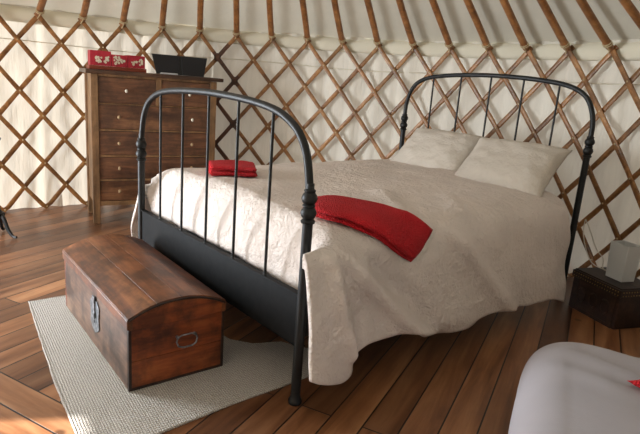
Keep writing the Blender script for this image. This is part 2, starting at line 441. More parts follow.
# ------------------------------------------------------------------ roof poles
ORD = {-1: 'cut off by the left photo edge', 0: 'leftmost complete one, left of the red box', 1: 'second complete one from the left, above the red box', 2: 'third complete one from the left, left of the binder', 3: 'fourth complete one from the left, above the binder', 4: 'fifth complete one from the left, right of the binder', 5: 'sixth complete one from the left, by the lattice join', 6: 'seventh from the left, above the footboard bend', 7: 'eighth complete one from the left, above the footboard post', 8: 'ninth complete one from the left, between the bed ends', 9: 'tenth complete one from the left, left of the headboard', 10: "eleventh from the left, above the headboard's left bend", 11: 'twelfth from the left, above the left pillow', 12: 'thirteenth from the left, above the headboard middle', 13: 'fourteenth from the left, above the near pillow', 14: "fifteenth from the left, above the headboard's right bend", 15: 'rightmost complete one, right of the headboard', 16: 'crossing the top right photo corner'}
A_ = Vector((APX, APY, AP))
for i in range(-1, 17):
    base = wp(i, R - .030, H + .004)
    root = empty('roof_pole', base); tag(root, 'sloping brown roof pole, ' + ORD[i], 'roof pole', 'roof poles resting on the lattice top')
    d = (A_ - base); tg = d.normalized(); t = T0 + DT * i
    sd = Vector((-math.sin(t), math.cos(t), 0)); up = sd.cross(tg)
    if up.z < 0: up = -up
    rings = []; bm = bmesh.new(); ph = random.uniform(0, 6)
    n = 22
    for q in range(n + 1):
        s = -.014 + .80 * q / n if q else -.014
        wsc = {0: .35, 1: 1}.get(q, 1)
        if q == 1: s = .004
        p = d * s + sd * (.004 * math.sin(q * .5 + ph)) + up * .004
        rw, rh = .0245 * wsc, .017 * wsc
        rings.append([bm.verts.new(p + sd * (rw * math.copysign(abs(math.cos(a)) ** .6, math.cos(a))) + up * (rh * math.copysign(abs(math.sin(a)) ** .6, math.sin(a)))) for a in [2 * PI * k / 14 for k in range(14)]])
    for a, b in zip(rings, rings[1:]):
        for k in range(14): bm.faces.new((a[k], a[(k + 1) % 14], b[(k + 1) % 14], b[k]))
    bm.faces.new(rings[0]); bm.faces.new(list(reversed(rings[-1])))
    obj('pole_shaft', bm, M_pole, root)
    bm = bmesh.new()
    for s in (.012, .017):
        c = d * s
        tube(bm, [c + sd * (.029 * math.cos(a)) + up * (.022 * math.sin(a)) for a in [2 * PI * k / 14 for k in range(14)]], .0035, 6, closed=True)
    tube(bm, [d * .014 - up * .02, Vector((0, 0, -.01)) - Vector((math.cos(t), math.sin(t), 0)) * .006, Vector((0, 0, -.03)) + sd * .012 + Vector((math.cos(t), math.sin(t), 0)) * .004], .004, 6)
    obj('rope_tie', bm, M_rope, root)

# ------------------------------------------------------------------ the bed
W, L = 1.42, 2.089
bed = empty('iron_bed', (0, 0, 0)); tag(bed, 'black iron double bed with arched head and foot ends and turned knobs', 'bed')
def arch_pts(tab, y):
    half = tab
    p = [(-s, y, z) for s, z in half]; q = [(-W + s, y, z) for s, z in reversed(half[:-1])]
    raw = [Vector(v) for v in p + q]
    out = []
    for k in range(len(raw) - 1):
        a = raw[max(k - 1, 0)]; b = raw[k]; c = raw[k + 1]; e = raw[min(k + 2, len(raw) - 1)]
        for s in (0, .25, .5, .75):
            out.append(.5 * ((2 * b) + (c - a) * s + (2 * a - 5 * b + 4 * c - e) * s * s + (3 * b - a - 3 * c + e) * s ** 3))
    out.append(raw[-1]); return out
def z_on(pts, x):
    for a, b in zip(pts, pts[1:]):
        if (a.x - x) * (b.x - x) <= 0 and abs(a.x - b.x) > 1e-6:
            k = (x - a.x) / (b.x - a.x); return a.z + (b.z - a.z) * k
def post(name, x, y, hk, parent, foot=True):
    bm = bmesh.new()
    lathe(bm, [(.024, 0), (.026, .004), (.026, .016), (.020, .026), (.0185, .04), (.0185, hk - .062), (.024, hk - .06), (.026, hk - .053), (.021, hk - .047),
               (.019, hk - .045), (.025, hk - .036), (.029, hk - .024), (.025, hk - .012), (.019, hk - .004), (.023, hk), (.023, hk + .004), (.019, hk + .008),
               (.025, hk + .016), (.0285, hk + .028), (.025, hk + .04), (.018, hk + .049), (.0205, hk + .053), (.0205, hk + .057), (.014, hk + .062), (.014, hk + .08)], x, y, 24)
    return obj(name, bm, M_iron, parent)
def bed_end(nm, y, hk, tab, zr, panel):
    pts = arch_pts(tab, y)
    bm = bmesh.new(); tube(bm, pts, .0145, 14); o = obj(nm + '_arch', bm, M_iron, bed)
    for x in (0, -W): post('bed_post', x, y, hk, bed)
    for k in range(1, 6):
        x = -W * k / 6; zt = z_on(pts, x)
        bm = bmesh.new(); tube(bm, [(x, y, zr), (x, y, zt)], .0062, 10); lathe(bm, [(.0085, zr), (.0095, zr + .006), (.0065, zr + .012)], x, y, 10)
        obj('spindle', bm, M_iron, bed)
    bm = bmesh.new()
    if panel:
        box(bm, -W, 0, y - .004, y + .004, .225, .43); box(bm, -W, 0, y - .012, y + .016, .43, .436); box(bm, -W, 0, y - .004, y + .03, .225, .231)
    else:
        box(bm, -W, 0, y - .012, y + .012, .40, .43)
    obj(nm + '_rail', bm, M_sheet, bed, smooth=False, bevel=.002)
bed_end('footboard', 0, .7639 , [(0, .80), (.012, .87), (.03, .935), (.06, .985), (.105, .1 + .925), (.19, 1.063), (.30, 1.084), (.46, 1.097), (.71, 1.104)], .43, True)
bed_end('headboard', L, .9336, [(0, .97), (.002, 1.06), (.02, 1.135), (.055, 1.20), (.11, 1.243), (.20, 1.274), (.33, 1.292), (.5, 1.304), (.71, 1.309)], .43, False)
for x in (-.012, -W + .012):
    bm = bmesh.new(); box(bm, x - .004, x + .004, .0, L, .26, .40); s = 1 if x < -.5 else -1
    box(bm, min(x, x + s * .04), max(x, x + s * .04), .0, L, .26, .265)
    obj('side_rail', bm, M_iron, bed, smooth=False)
for k in range(12):
    bm = bmesh.new(); y = .12 + k * .165
    box(bm, -W + .02, -.02, y - .035, y + .035, .267, .287); obj('slat', bm, M_lath, bed, smooth=False, bevel=.003)

bm = bmesh.new(); box(bm, -1.37, -.05, .12, 2.03, .29, .575)
o = obj('mattress', bm, M_matt, bevel=.05); o.modifiers['b'].segments = 5
tag(o, 'cream mattress lying on the iron bed under the cream duvet', 'mattress')

# duvet ----------------------------------------------------------------
SEC = [(-.71, .692), (-.45, .688), (-.25, .682), (-.10, .668), (-.01, .645), (.04, .605), (.068, .545), (.085, .47), (.10, .38), (.115, .28), (.13, .18), (.138, .09), (.142, .03)]
# arclength table for the half section
_arc = [0.0]
for (a, b), (c, d_) in zip(SEC, SEC[1:]): _arc.append(_arc[-1] + math.hypot(c - a, d_ - b))
SX = [(s, p[0]) for s, p in zip(_arc, SEC)]; SZ = [(s, p[1]) for s, p in zip(_arc, SEC)]
def cr(tab, x):       # smooth interpolation
    xs = [t[0] for t in tab]
    if x <= xs[0]: return tab[0][1]
    if x >= xs[-1]: return tab[-1][1]
    for k in range(len(tab) - 1):
        if x <= xs[k + 1]:
            x0, y0 = tab[k]; x1, y1 = tab[k + 1]
            m0 = (tab[k + 1][1] - tab[max(k - 1, 0)][1]) / (xs[k + 1] - xs[max(k - 1, 0)])
            m1 = (tab[min(k + 2, len(tab) - 1)][1] - y0) / (xs[min(k + 2, len(tab) - 1)] - x0)
            h = x1 - x0; s = (x - x0) / h
            return (2 * s ** 3 - 3 * s * s + 1) * y0 + (s ** 3 - 2 * s * s + s) * h * m0 + (-2 * s ** 3 + 3 * s * s) * y1 + (s ** 3 - s * s) * h * m1
HEMZ = [(-.10, .26), (-.06, .19), (.0, .155), (.08, .13), (.14, .135), (.175, .16), (.21, .22), (.31, .23), (.49, .225), (.58, .20), (.67, .165), (.82, .148), (.97, .16), (1.14, .165), (1.3, .155), (1.43, .132), (1.6, .12), (1.73, .10), (1.86, .06)]
def s_of_z(z):
    lo, hi = _arc[3], _arc[-1]
    for _ in range(30):
        m = (lo + hi) / 2
        if cr(SZ, m) > z: lo = m
        else: hi = m
    return lo
def ridge(y, z, pts, w, h):
    best = 0
    for (a, b), (c, d_) in zip(pts, pts[1:]):
        vx, vy = c - a, d_ - b; L2 = vx * vx + vy * vy
        k = max(0, min(1, ((y - a) * vx + (z - b) * vy) / L2))
        dd = math.hypot(y - a - k * vx, z - b - k * vy); best = max(best, math.exp(-(dd / w) ** 2))
    return best * h
YEND = 1.86
def duvet_pt(u, v):
    """u -1..1 across (1 = near hem), v 0..1 from the foot edge to the head edge"""
    near = u > 0; a = abs(u)
    F = .16                       # share of v used for the drop at the foot
    if v < F: q = 1 - v / F; y = .15
    else: q = 0; y = .15 + (YEND - .15) * (v - F) / (1 - F)
    yy = y if q == 0 else .15 - .20 * q
    hz = cr(HEMZ, yy) if near else .22 + .03 * math.sin(yy * 7)
    smax = s_of_z(hz)
    s = smax * a
    x = cr(SX, s); z = cr(SZ, s)
    # the near foot corner flap spreads out a little
    w = 1 - sstep(-.075, .035, x)              # 1 on top of the bed, 0 on the flap
    if q > 0:
        yt = .15 - .105 * math.sin(q * PI / 2); yf = .15 - .205 * q
        y = yt * w + yf * (1 - w)
        z -= w * .27 * (1 - math.cos(q * PI / 2)) ** 1.0
        # keep clear of the post
        x += .030 * (1 - w) * q
    # thinner side at the foot of the top, puffs
    top = 1 - sstep(-.02, .08, x)
    z += top * (.010 * nz(x * 3.2, y * 2.6, 1) + .006 * nz(x * 8, y * 7, 2))
    if q > 0: y += w * .014 * nz(x * 9, q * 2, 5) * q
    side = 1 - top
    out = side * (.016 * nz(y * 3.6, z * 4.2, 3 if near else 9) + .007 * nz(y * 11, z * 9, 7))
    if near:
        out += side * ridge(y, z, [(.10, .62), (.22, .48), (.42, .30), (.60, .15), (.72, .0)], .040, .05)
        out += side * ridge(y, z, [(.05, .60), (.09, .4), (.16, .22)], .032, .035)
        out += side * ridge(y, z, [(.75, .62), (.95, .42), (1.4, .0)], .045, .038)
        out -= side * ridge(y, z, [(.30, .52), (.50, .34), (.74, .08)], .05, .035)
        out += side * ridge(y, z, [(.62, .2), (.9, .2)], .08, .02)
        out -= side * ridge(y, z, [(.175, .34), (.19, .12)], .02, .03)
        # boxier and tighter towards the head
        out -= side * .012 * sstep(.9, 1.8, y) * sstep(.6, .2, z)
    else:
        out += side * .03 * math.sin((z - .2) * 5)
    x += out
    tt = sstep(-.30, .03, x) * top
    if near: z += .014 * ridge(x, y, [(-.35, .75), (.0, .55)], .05, 1) * top + .012 * ridge(x, y, [(-.2, 1.05), (.02, .9)], .05, 1) * top
    if not near:
        g = sstep(.60, .25, z); kf = 1 - sstep(.15, .9, yy)
        if x > -.02: x = -.02 + (x + .02) * (1 - kf * (1 - g) * .45)
        if x > .0: z -= .05 * kf * (1 - g)
        y += .06 * (1 - w) * q
    if not near: x = -1.42 - x + 0.0
    return Vector((x, y, z))
def duvet_fn(U, V):
    u = -1 + 2 * U
    u = math.copysign(abs(u) ** .9, u)
    if abs(u) < 1e-9: u = 1e-9
    return duvet_pt(u, V)
bm = bmesh.new(); grid(bm, duvet_fn, 190, 150)
duvet = obj('duvet', bm, M_duvet, angle=180, recalc=True)
so = duvet.modifiers.new('t', 'SOLIDIFY'); so.thickness = .02; so.offset = -1
tag(duvet, 'crinkled cream duvet spread over the iron bed and hanging down its sides', 'duvet')
# surface lookup for things lying on the duvet
from mathutils.bvhtree import BVHTree
_b = bmesh.new(); _b.from_mesh(duvet.data); BV = BVHTree.FromBMesh(_b)
_n = sum((f.normal.z for f in _b.faces), 0.0); _b.free()
if _n < 0: so.offset = 1
def dz(x, y):
    h = BV.ray_cast(Vector((x, y, 2)), Vector((0, 0, -1)))
    return h[0].z if h[0] is not None else .6

# pillows ----------------------------------------------------------------
def pillow(label, c, w, h, th, tilt, rz, seed, roll=0.0):
    bm = bmesh.new()
    def surf(sign):
        def f(u, v):
            a, b = 2 * u - 1, 2 * v - 1
            e = (1 - abs(a) ** 3.0) ** .55 * (1 - abs(b) ** 3.0) ** .55 if abs(a) < 1 and abs(b) < 1 else 0
            pin = 1 - .06 * (1 - abs(a) ** 2) * abs(b) ** 4; pin2 = 1 - .09 * (1 - abs(b) ** 2) * abs(a) ** 4
            edge = (abs(a) ** 4 + abs(b) ** 4)
            wr = .005 * nz(a * 2.2 + seed, b * 2.2, sign) + .007 * edge * nz(a * 9 + seed, b * 9, sign * 2)
            sag = .02 * (1 - a * a) * -b
            return Vector((a * w / 2 * pin2, b * h / 2 * pin, sign * th / 2 * e + wr * e * 1.5 + .008 * nz(a * 4, b * 4, seed) * (edge > 0)))
        return f
    grid(bm, surf(1), 44, 32); grid(bm, surf(-1), 44, 32)
    bmesh.ops.remove_doubles(bm, verts=bm.verts, dist=.0004)
    o = obj('pillow', bm, M_pillow, angle=180)
    o.rotation_euler = (tilt, roll, rz); o.location = c
    tag(o, label, 'pillow', 'cream pillows against the headboard'); return o
pillow('right-hand cream pillow, nearest the camera, overlapping the other pillow at the headboard', (-.335, 1.815, .770), .60, .43, .18, math.radians(40), math.radians(4), 1)
pillow('left-hand cream pillow, farther from the camera, leaning on the headboard', (-.93, 1.89, .770), .62, .42, .17, math.radians(40), math.radians(2), 5)

# red throws -------------------------------------------------------------
def throw(name, label, top, bot, th, seed, layers=2, bv=None, group=None):
    """top / bot: the two long edges, 3D points lying on the surface"""
    bv = bv or BV
    def poly(pl, t):
        pl = [Vector(p) for p in pl]; x = t * (len(pl) - 1); i = min(int(x), len(pl) - 2); return pl[i].lerp(pl[i + 1], x - i)
    org = (poly(top, .5) + poly(bot, .5)) / 2
    root = empty(name, org); tag(root, label, 'throw', group)
    for ly in range(layers):
        bm = bmesh.new(); ins = .012 * ly
        t1 = th / layers
        def surf(sign):
            def f(u, v):
                u2 = ins + u * (1 - ins * 2); v2 = v * (1 - ins * 1.2)
                p = sum((poly(top, min(1, max(0, u2 + k))).lerp(poly(bot, min(1, max(0, u2 + k))), v2) for k in (-.06, -.03, 0, .03, .06)), Vector()) / 5 if .06 < u2 < .94 else poly(top, u2).lerp(poly(bot, u2), v2)
                co_, no, _, _ = bv.find_nearest(p)
                if no.z < 0 and abs(no.z) > .2 or (abs(no.z) <= .2 and no.x < 0): no = -no
                n = (no + Vector((0, 0, .6))).normalized()
                e = min(1, 5.5 * min(v, 1 - v) ** .7) * min(1, 8 * min(u, 1 - u) ** .7)
                return co_ + n * (.004 + t1 * (ly + .5) + sign * t1 * .5 * e + .003 * nz(u * 6, v * 4, seed + ly)) - org
            return f
        grid(bm, surf(1), 44, 24); grid(bm, surf(-1), 44, 24)
        bmesh.ops.remove_doubles(bm, verts=bm.verts, dist=.0003)
        obj('fold', bm, M_red, root, angle=180)
    return root
throw('folded_throw', 'long folded red knitted throw by the near bed corner beside the footboard knob',
      [(-.30, .23, .68), (-.28, .35, .684), (-.201, .42, .68), (-.125, .474, .676), (-.053, .51, .665), (0, .56, .637), (.045, .63, .59)],
      [(-.15, .145, .67), (-.07, .155, .66), (-.015, .215, .65), (.02, .265, .625), (.05, .33, .59), (.063, .41, .54), (.073, .485, .50)], .04, 1)
throw('folded_throw', 'small folded red knitted throw on the far bed side, behind the footboard bars', [(-1.21, .27, .68), (-1.14, .39, .685), (-1.05, .48, .685)], [(-.97, .16, .68), (-.90, .255, .69), (-.82, .345, .69)], .05, 3)

# ------------------------------------------------------------------ dome-top chest
CA = 1.526 - PI / 2       # long axis along -X
ch = empty('domed_chest', (-.390, -.482, .008), CA)
tag(ch, 'worn brown wooden chest with a domed lid standing on the pale rug', 'chest')
CL, CW, CH = .906, .387, .245
# local: x from 0 (near end) to -CL, y from 0 (lock side) to CW
bm = bmesh.new()
box(bm, -CL + .018, -.018, 0, .02, 0, CH); box(bm, -CL + .018, -.018, CW - .02, CW, 0, CH)
box(bm, -CL + .018, -.018, .02, CW - .02, .0, .02)
obj('body', bm, M_chest_side, ch, smooth=False, bevel=.003)
for x in (-.018, -CL):
    bm = bmesh.new(); box(bm, x, x + .018, 0, CW, 0, .118); box(bm, x, x + .018, 0, CW, .1195, CH)
    obj('end_board', bm, M_chest_end, ch, smooth=False, bevel=.0025)
for y in (-.002, CW - .010):
    bm = bmesh.new(); box(bm, -.012, .0025, y, y + .012, .0, CH); obj('corner_strip', bm, M_edge, ch, smooth=False, bevel=.002)
bm = bmesh.new(); box(bm, -.016, .0022, .010, CW - .010, .0, .011); obj('bottom_strip', bm, M_edge, ch, smooth=False, bevel=.002)
LIDR = .05
def dome(y): # y 0..CW
    k = (y / CW) * 2 - 1; return CH + .05 + LIDR * (1 - abs(k) ** 2.2)
ov = .004
nb = 4; edges = [0, .27, .52, .76, 1.0]
for j in range(nb):
    y0, y1 = edges[j] * CW, edges[j + 1] * CW - .0012
    bm = bmesh.new(); n = 8
    rows = []
    for q in range(n + 1):
        y = y0 + (y1 - y0) * q / n; z = dome(y)
        if j == 0 and q == 0: y -= ov
        if j == nb - 1 and q == n: y += ov
        rows.append((y, z))
    prof = rows + [(y, z - .016) for y, z in reversed(rows)]
    va = [bm.verts.new((ov, y, z)) for y, z in prof]; vb = [bm.verts.new((-CL - ov, y, z)) for y, z in prof]
    bm.faces.new(va); bm.faces.new(list(reversed(vb)))
    for k in range(len(prof)): bm.faces.new((va[k], va[(k + 1) % len(prof)], vb[(k + 1) % len(prof)], vb[k]))
    obj('lid_board', bm, M_chest, ch, angle=30, bevel=.0008)
bm = bmesh.new()
box(bm, -CL - .004, .004, -.007, .014, CH + .004, CH + .044); box(bm, -CL - .004, .004, CW - .014, CW + .006, CH + .002, CH + .044)
obj('lid_rim', bm, M_chest, ch, smooth=False, bevel=.003)
for x in (-.016, -CL - .003):
    bm = bmesh.new(); n = 20
    prof = [(CW * k / n, dome(CW * k / n) - .015) for k in range(n + 1)] + [(CW, CH + .002), (0, CH + .002)]
    va = [bm.verts.new((x, y, z)) for y, z in prof]; vb = [bm.verts.new((x + .019, y, z)) for y, z in prof]
    bm.faces.new(va); bm.faces.new(list(reversed(vb)))
    for k in range(len(prof)): bm.faces.new((va[k], va[(k + 1) % len(prof)], vb[(k + 1) % len(prof)], vb[k]))
    obj('lid_end', bm, M_chest_end, ch, smooth=False)
bm = bmesh.new()
for x in (ov + .0005,):
    pts = [(x, CW * k / 20, dome(CW * k / 20) - .009) for k in range(21)]
    tube(bm, pts, .0045, 6)
obj('lid_edge', bm, M_edge, ch)
# lock plate and hasp on the long side
bm = bmesh.new()
out = [(-.035, .085), (-.06, .105), (-.052, .145), (-.064, .195), (-.035, .22), (.035, .22), (.064, .195), (.052, .145), (.06, .105), (.035, .085), (0, .07)]
X0 = -.405
va = [bm.verts.new((X0 + x, -.0005, z)) for x, z in out]; vb = [bm.verts.new((X0 + x, -.0045, z)) for x, z in out]
bm.faces.new(va); bm.faces.new(list(reversed(vb)))
for k in range(len(out)): bm.faces.new((va[k], va[(k + 1) % len(out)], vb[(k + 1) % len(out)], vb[k]))
lk = obj('lock_plate', bm, M_lock, ch, smooth=False, bevel=.001)
bm = bmesh.new(); box(bm, X0 - .014, X0 + .014, -.010, -.004, .165, .236); box(bm, X0 - .018, X0 + .018, -.0125, -.0045, .14, .168)
obj('hasp', bm, M_lock, lk, smooth=False, bevel=.002)
bm = bmesh.new(); tube(bm, [(X0, -.0045, .122), (X0, -.006, .122)], .007, 10)
obj('keyhole', bm, M_black, lk)
# drop handle on the near end
yc, zc_ = .222, .168
for s in (-1, 1):
    bm = bmesh.new(); tube(bm, [(0, yc + s * .036, zc_ + .012), (.012, yc + s * .036, zc_ + .012)], .006, 10); obj('handle_mount', bm, M_lock, ch)
bm = bmesh.new()
hp = [(.012, yc - .037, zc_ + .014), (.014, yc - .043, zc_ - .004), (.017, yc - .036, zc_ - .022), (.019, yc - .018, zc_ - .029), (.019, yc + .018, zc_ - .029), (.017, yc + .036, zc_ - .022), (.014, yc + .043, zc_ - .004), (.012, yc + .037, zc_ + .014)]
tube(bm, hp, .0035, 8); tube(bm, [(.010, yc - .037, zc_ + .012), (.012, yc - .02, zc_ + .019), (.012, yc + .02, zc_ + .019), (.010, yc + .037, zc_ + .012)], .003, 8)
obj('drop_handle', bm, M_lock, ch)

# ------------------------------------------------------------------ rug
rugpoly = [(-1.437, -.575), (-1.0, -.632), (-.6, -.682), (-.253, -.712), (-.10, -.73), (-.106, -.472), (-.118, -.169), (-.115, .065), (-.12, .30), (-.30, .305), (-.42, .24), (-.47, .12), (-.56, .055), (-.8, .03), (-1.40, .02), (-1.425, -.28)]
root = empty('woven_rug', (-.77, -.34, 0)); tag(root, 'pale beige woven rug under the domed chest', 'rug')
bm = bmesh.new()
def dens(poly, n=12):
    out = []
    for k in range(len(poly)):
        a, b = poly[k], poly[(k + 1) % len(poly)]
        for q in range(n):
            s = q / n; x = a[0] + (b[0] - a[0]) * s; y = a[1] + (b[1] - a[1]) * s
            out.append((x + .002 * nz(x * 14, y * 14), y + .002 * nz(x * 14, y * 14, 5)))
    return out
dp = dens(rugpoly)
ox, oy = root.location.x, root.location.y
va = [bm.verts.new((x - ox, y - oy, .001)) for x, y in dp]; vb = [bm.verts.new((x - ox, y - oy, .0075)) for x, y in dp]
bm.faces.new(list(reversed(va))); bm.faces.new(vb)
for k in range(len(dp)): bm.faces.new((va[k], va[(k + 1) % len(dp)], vb[(k + 1) % len(dp)], vb[k]))
obj('weave', bm, M_rug, root, smooth=False)
bm = bmesh.new(); tube(bm, [(x - ox, y - oy, .005) for x, y in dp], .0045, 6, closed=True)
obj('hem', bm, M_rug, root)

# ------------------------------------------------------------------ chest of drawers
P1 = Vector((-2.757, .186, 0)); P2 = Vector((-2.564, 1.106, 0))
DW = (P2 - P1).length; ang = math.atan2(P2.y - P1.y, P2.x - P1.x)
# local: x along the front (0..DW), y into the wall is +y, z up
dr = empty('chest_of_drawers', P1, ang); tag(dr, 'tall dark wooden chest of drawers against the lattice wall behind the bed foot', 'chest of drawers')
DD, DH = .40, 1.15
M_dx = wood('drawer wood', (.03, .012, .006), (.15, .06, .026), (.32, .145, .062), (.14, 1.2, 1.2), 1.4, .4, .5, .2)
M_dtop = wood('dresser top wood', (.02, .010, .006), (.07, .03, .015), (.13, .06, .03), (.14, 1.2, 1.2), 1.4, .35, .4, .15)
bm = bmesh.new()
box(bm, .012, .03, .03, DD, .15, DH - .03); box(bm, DW - .03, DW - .012, .03, DD, .15, DH - .03); box(bm, .03, DW - .03, DD - .012, DD, .15, DH - .03); box(bm, .03, DW - .03, .03, DD - .012, .15, .165)
obj('carcass', bm, M_dress_l, dr, smooth=False)
for x in (0, DW - .05):
    for y in (0, DD - .05):
        bm = bmesh.new(); box(bm, x, x + .05, y, y + .05, 0, DH - .03)
        obj('leg', bm, M_dress_l, dr, smooth=False, bevel=.003)
bm = bmesh.new(); box(bm, -.035, DW + .045, -.03, DD + .01, DH - .028, DH)
obj('top', bm, M_dtop, dr, smooth=False, bevel=.004)
rows = [(.915, 1.105), (.725, .905), (.53, .71), (.345, .515), (.175, .33)]
bm = bmesh.new()
for (a, b), (c, d_) in zip(rows[1:], rows): box(bm, .05, DW - .05, .006, .03, b + .001, c - .001)
box(bm, .05, DW - .05, .004, .03, .14, rows[-1][0] - .001); box(bm, .05, DW - .05, .004, .03, rows[0][1] + .001, DH - .028)
xm = DW * .515
box(bm, xm - .02, xm + .02, .003, .03, rows[0][0], rows[0][1])
obj('face_frame', bm, M_dress_l, dr, smooth=False, bevel=.001)
def knob(x, z, m, parent, r=.010):
    bm = bmesh.new()
    pr = [(.004, 0), (.004, .008), (r, .012), (r * 1.05, .018), (r * .7, .025), (.001, .027)]
    rings = [[bm.verts.new((x + a * math.cos(2 * PI * k / 14), .008 - h, z + a * 1.35 * math.sin(2 * PI * k / 14))) for k in range(14)] for a, h in pr]
    for a, b in zip(rings, rings[1:]):
        for k in range(14): bm.faces.new((a[k], a[(k + 1) % 14], b[(k + 1) % 14], b[k]))
    bm.faces.new(rings[-1])
    return obj('knob', bm, m, parent)
def drawer(x0, x1, z0, z1, knobs):
    bm = bmesh.new(); box(bm, x0 + .002, x1 - .002, .008, .026, z0 + .002, z1 - .002); box(bm, x0 + .02, x1 - .02, .026, DD - .05, z0 + .01, z1 - .02)
    o = obj('drawer', bm, M_dx, dr, smooth=False, bevel=.002)
    for kx, m in knobs: knob(kx, (z0 + z1) / 2, m, o)
drawer(.05, xm - .02, *rows[0], [(.245, M_knob)]); drawer(xm + .02, DW - .05, *rows[0], [(.72, M_knob)])
for n_, r_ in enumerate(rows[1:]): drawer(.05, DW - .05, *r_, [(.19, M_dknob), (.745, M_knob if n_ == 0 else M_dknob)])

# red box with white blossom on the dresser
def on_dresser(x, y): 
    c, s = math.cos(ang), math.sin(ang); return Vector((P1.x + x * c - y * s, P1.y + x * s + y * c, DH + .001))
def flower(bm, x, z, y, r, mi):
    for p in range(5):
        a = p * 2 * PI / 5 + x * 40
        cx, cz = x + r * .6 * math.cos(a), z + r * .6 * math.sin(a)
        vs = [bm.verts.new((cx + r * .45 * math.cos(k * PI / 4), y, cz + r * .45 * math.sin(k * PI / 4))) for k in range(8)]
        f = bm.faces.new(vs); f.material_index = mi
rb = empty('floral_box', on_dresser(.015, .12), ang); tag(rb, 'low red box patterned with white blossom on top of the drawers, left of the binder', 'box')
M_redbox = mottled('red printed paper', (.30, .006, .018), (.45, .015, .03), 30, .5)
M_blossom = plain('white blossom print', (.72, .62, .45), .7)
M_bronze = plain('brownish red base', (.22, .035, .012), .5)
bm = bmesh.new(); box(bm, -.01, .40, -.01, .17, 0, .028); obj('tray', bm, M_bronze, rb, smooth=False, bevel=.003)
for k, (x0, x1, zt) in enumerate(((.0, .145, .135), (.148, .262, .115), (.265, .39, .12))):
    bm = bmesh.new(); box(bm, x0, x1, 0, .15, .0285, zt)
    for q in range(16):
        fx = x0 + .018 + random.random() * (x1 - x0 - .036); fz = .05 + random.random() * (.045 if k != 1 else .055); flower(bm, fx, fz, -.0012 - .0002 * q, random.uniform(.006, .010), 1)
    obj('compartment', bm, [M_redbox, M_blossom], rb, smooth=False, recalc=False)
# open black binder
bb = empty('black_binder', on_dresser(.475, .14), ang); tag(bb, 'open black binder standing spread on top of the drawers, right of the red box', 'binder')
def panel(x0, x1, xb0, xb1, y0, yt, z1, nm, m, th=.012):
    bm = bmesh.new()
    pts = [(xb0, y0, 0), (xb1, y0, 0), (x1, yt, z1), (x0, yt, z1)]
    va = [bm.verts.new(p) for p in pts]; vb = [bm.verts.new((p[0], p[1] + th, p[2])) for p in pts]
    bm.faces.new(va); bm.faces.new(list(reversed(vb)))
    for k in range(4): bm.faces.new((va[k], va[(k + 1) % 4], vb[(k + 1) % 4], vb[k]))
    return obj(nm, bm, m, bb, smooth=False, bevel=.003)
panel(-.005, .205, .022, .203, .0, .05, .15, 'cover', M_blackgloss); panel(.225, .44, .225, .40, .0, .05, .15, 'cover', M_blackgloss)
panel(.200, .230, .200, .228, .004, .056, .148, 'spine', M_black)
panel(.055, .185, .045, .19, -.004, -.004, .012, 'page_edge', M_page, .006)

# ------------------------------------------------------------------ night chest, lamp, cord
NA = Vector((.095, 1.998, 0)); NB = Vector((.409, 1.865, 0))
nang = math.atan2(NB.y - NA.y, NB.x - NA.x); NW = (NB - NA).length
nc = empty('studded_chest', NA, nang); tag(nc, 'small dark carved chest with studded rim in the right corner beside the headboard', 'chest')
NH, ND = .235, .26
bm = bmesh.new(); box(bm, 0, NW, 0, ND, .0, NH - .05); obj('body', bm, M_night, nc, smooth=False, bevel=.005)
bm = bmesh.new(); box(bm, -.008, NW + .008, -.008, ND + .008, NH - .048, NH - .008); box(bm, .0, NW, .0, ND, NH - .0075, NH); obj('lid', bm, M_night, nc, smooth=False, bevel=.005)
bm = bmesh.new()
for k in range(19):
    x = .01 + (NW - .02) * k / 18
    for z in (NH - .018, NH - .038): bmesh.ops.create_icosphere(bm, subdivisions=1, radius=.0038, matrix=Matrix.Translation((x, -.009, z)))
for k in range(14):
    y = .01 + (ND - .02) * k / 13
    for z in (NH - .018, NH - .038): bmesh.ops.create_icosphere(bm, subdivisions=1, radius=.0038, matrix=Matrix.Translation((NW + .009, y, z)))
o = obj('stud', bm, M_brass, nc); tag(o, 'rows of dull brass studs', kind='stuff')
bm = bmesh.new()
for a in (.02, NW - .05): box(bm, a, a + .03, -.004, 0, .0, NH - .05)
box(bm, .05, NW - .05, -.004, 0, .0, .02)
for k in range(3):
    cx = .085 + k * .085
    tube(bm, [(cx + .028 * math.cos(a), -.002, .10 + .04 * math.sin(a)) for a in [2 * PI * q / 16 for q in range(16)]], .004, 6, closed=True)
obj('carving', bm, M_edge, nc, smooth=False)

lm = Vector((.325, 2.045, NH + .001)); lroot = empty('table_lamp', lm, math.radians(-23)); tag(lroot, 'white square block-shaped lamp standing on the small dark chest', 'lamp')
M_shade = plain('white lamp shade', (.62, .62, .60), .5)
bm = bmesh.new()
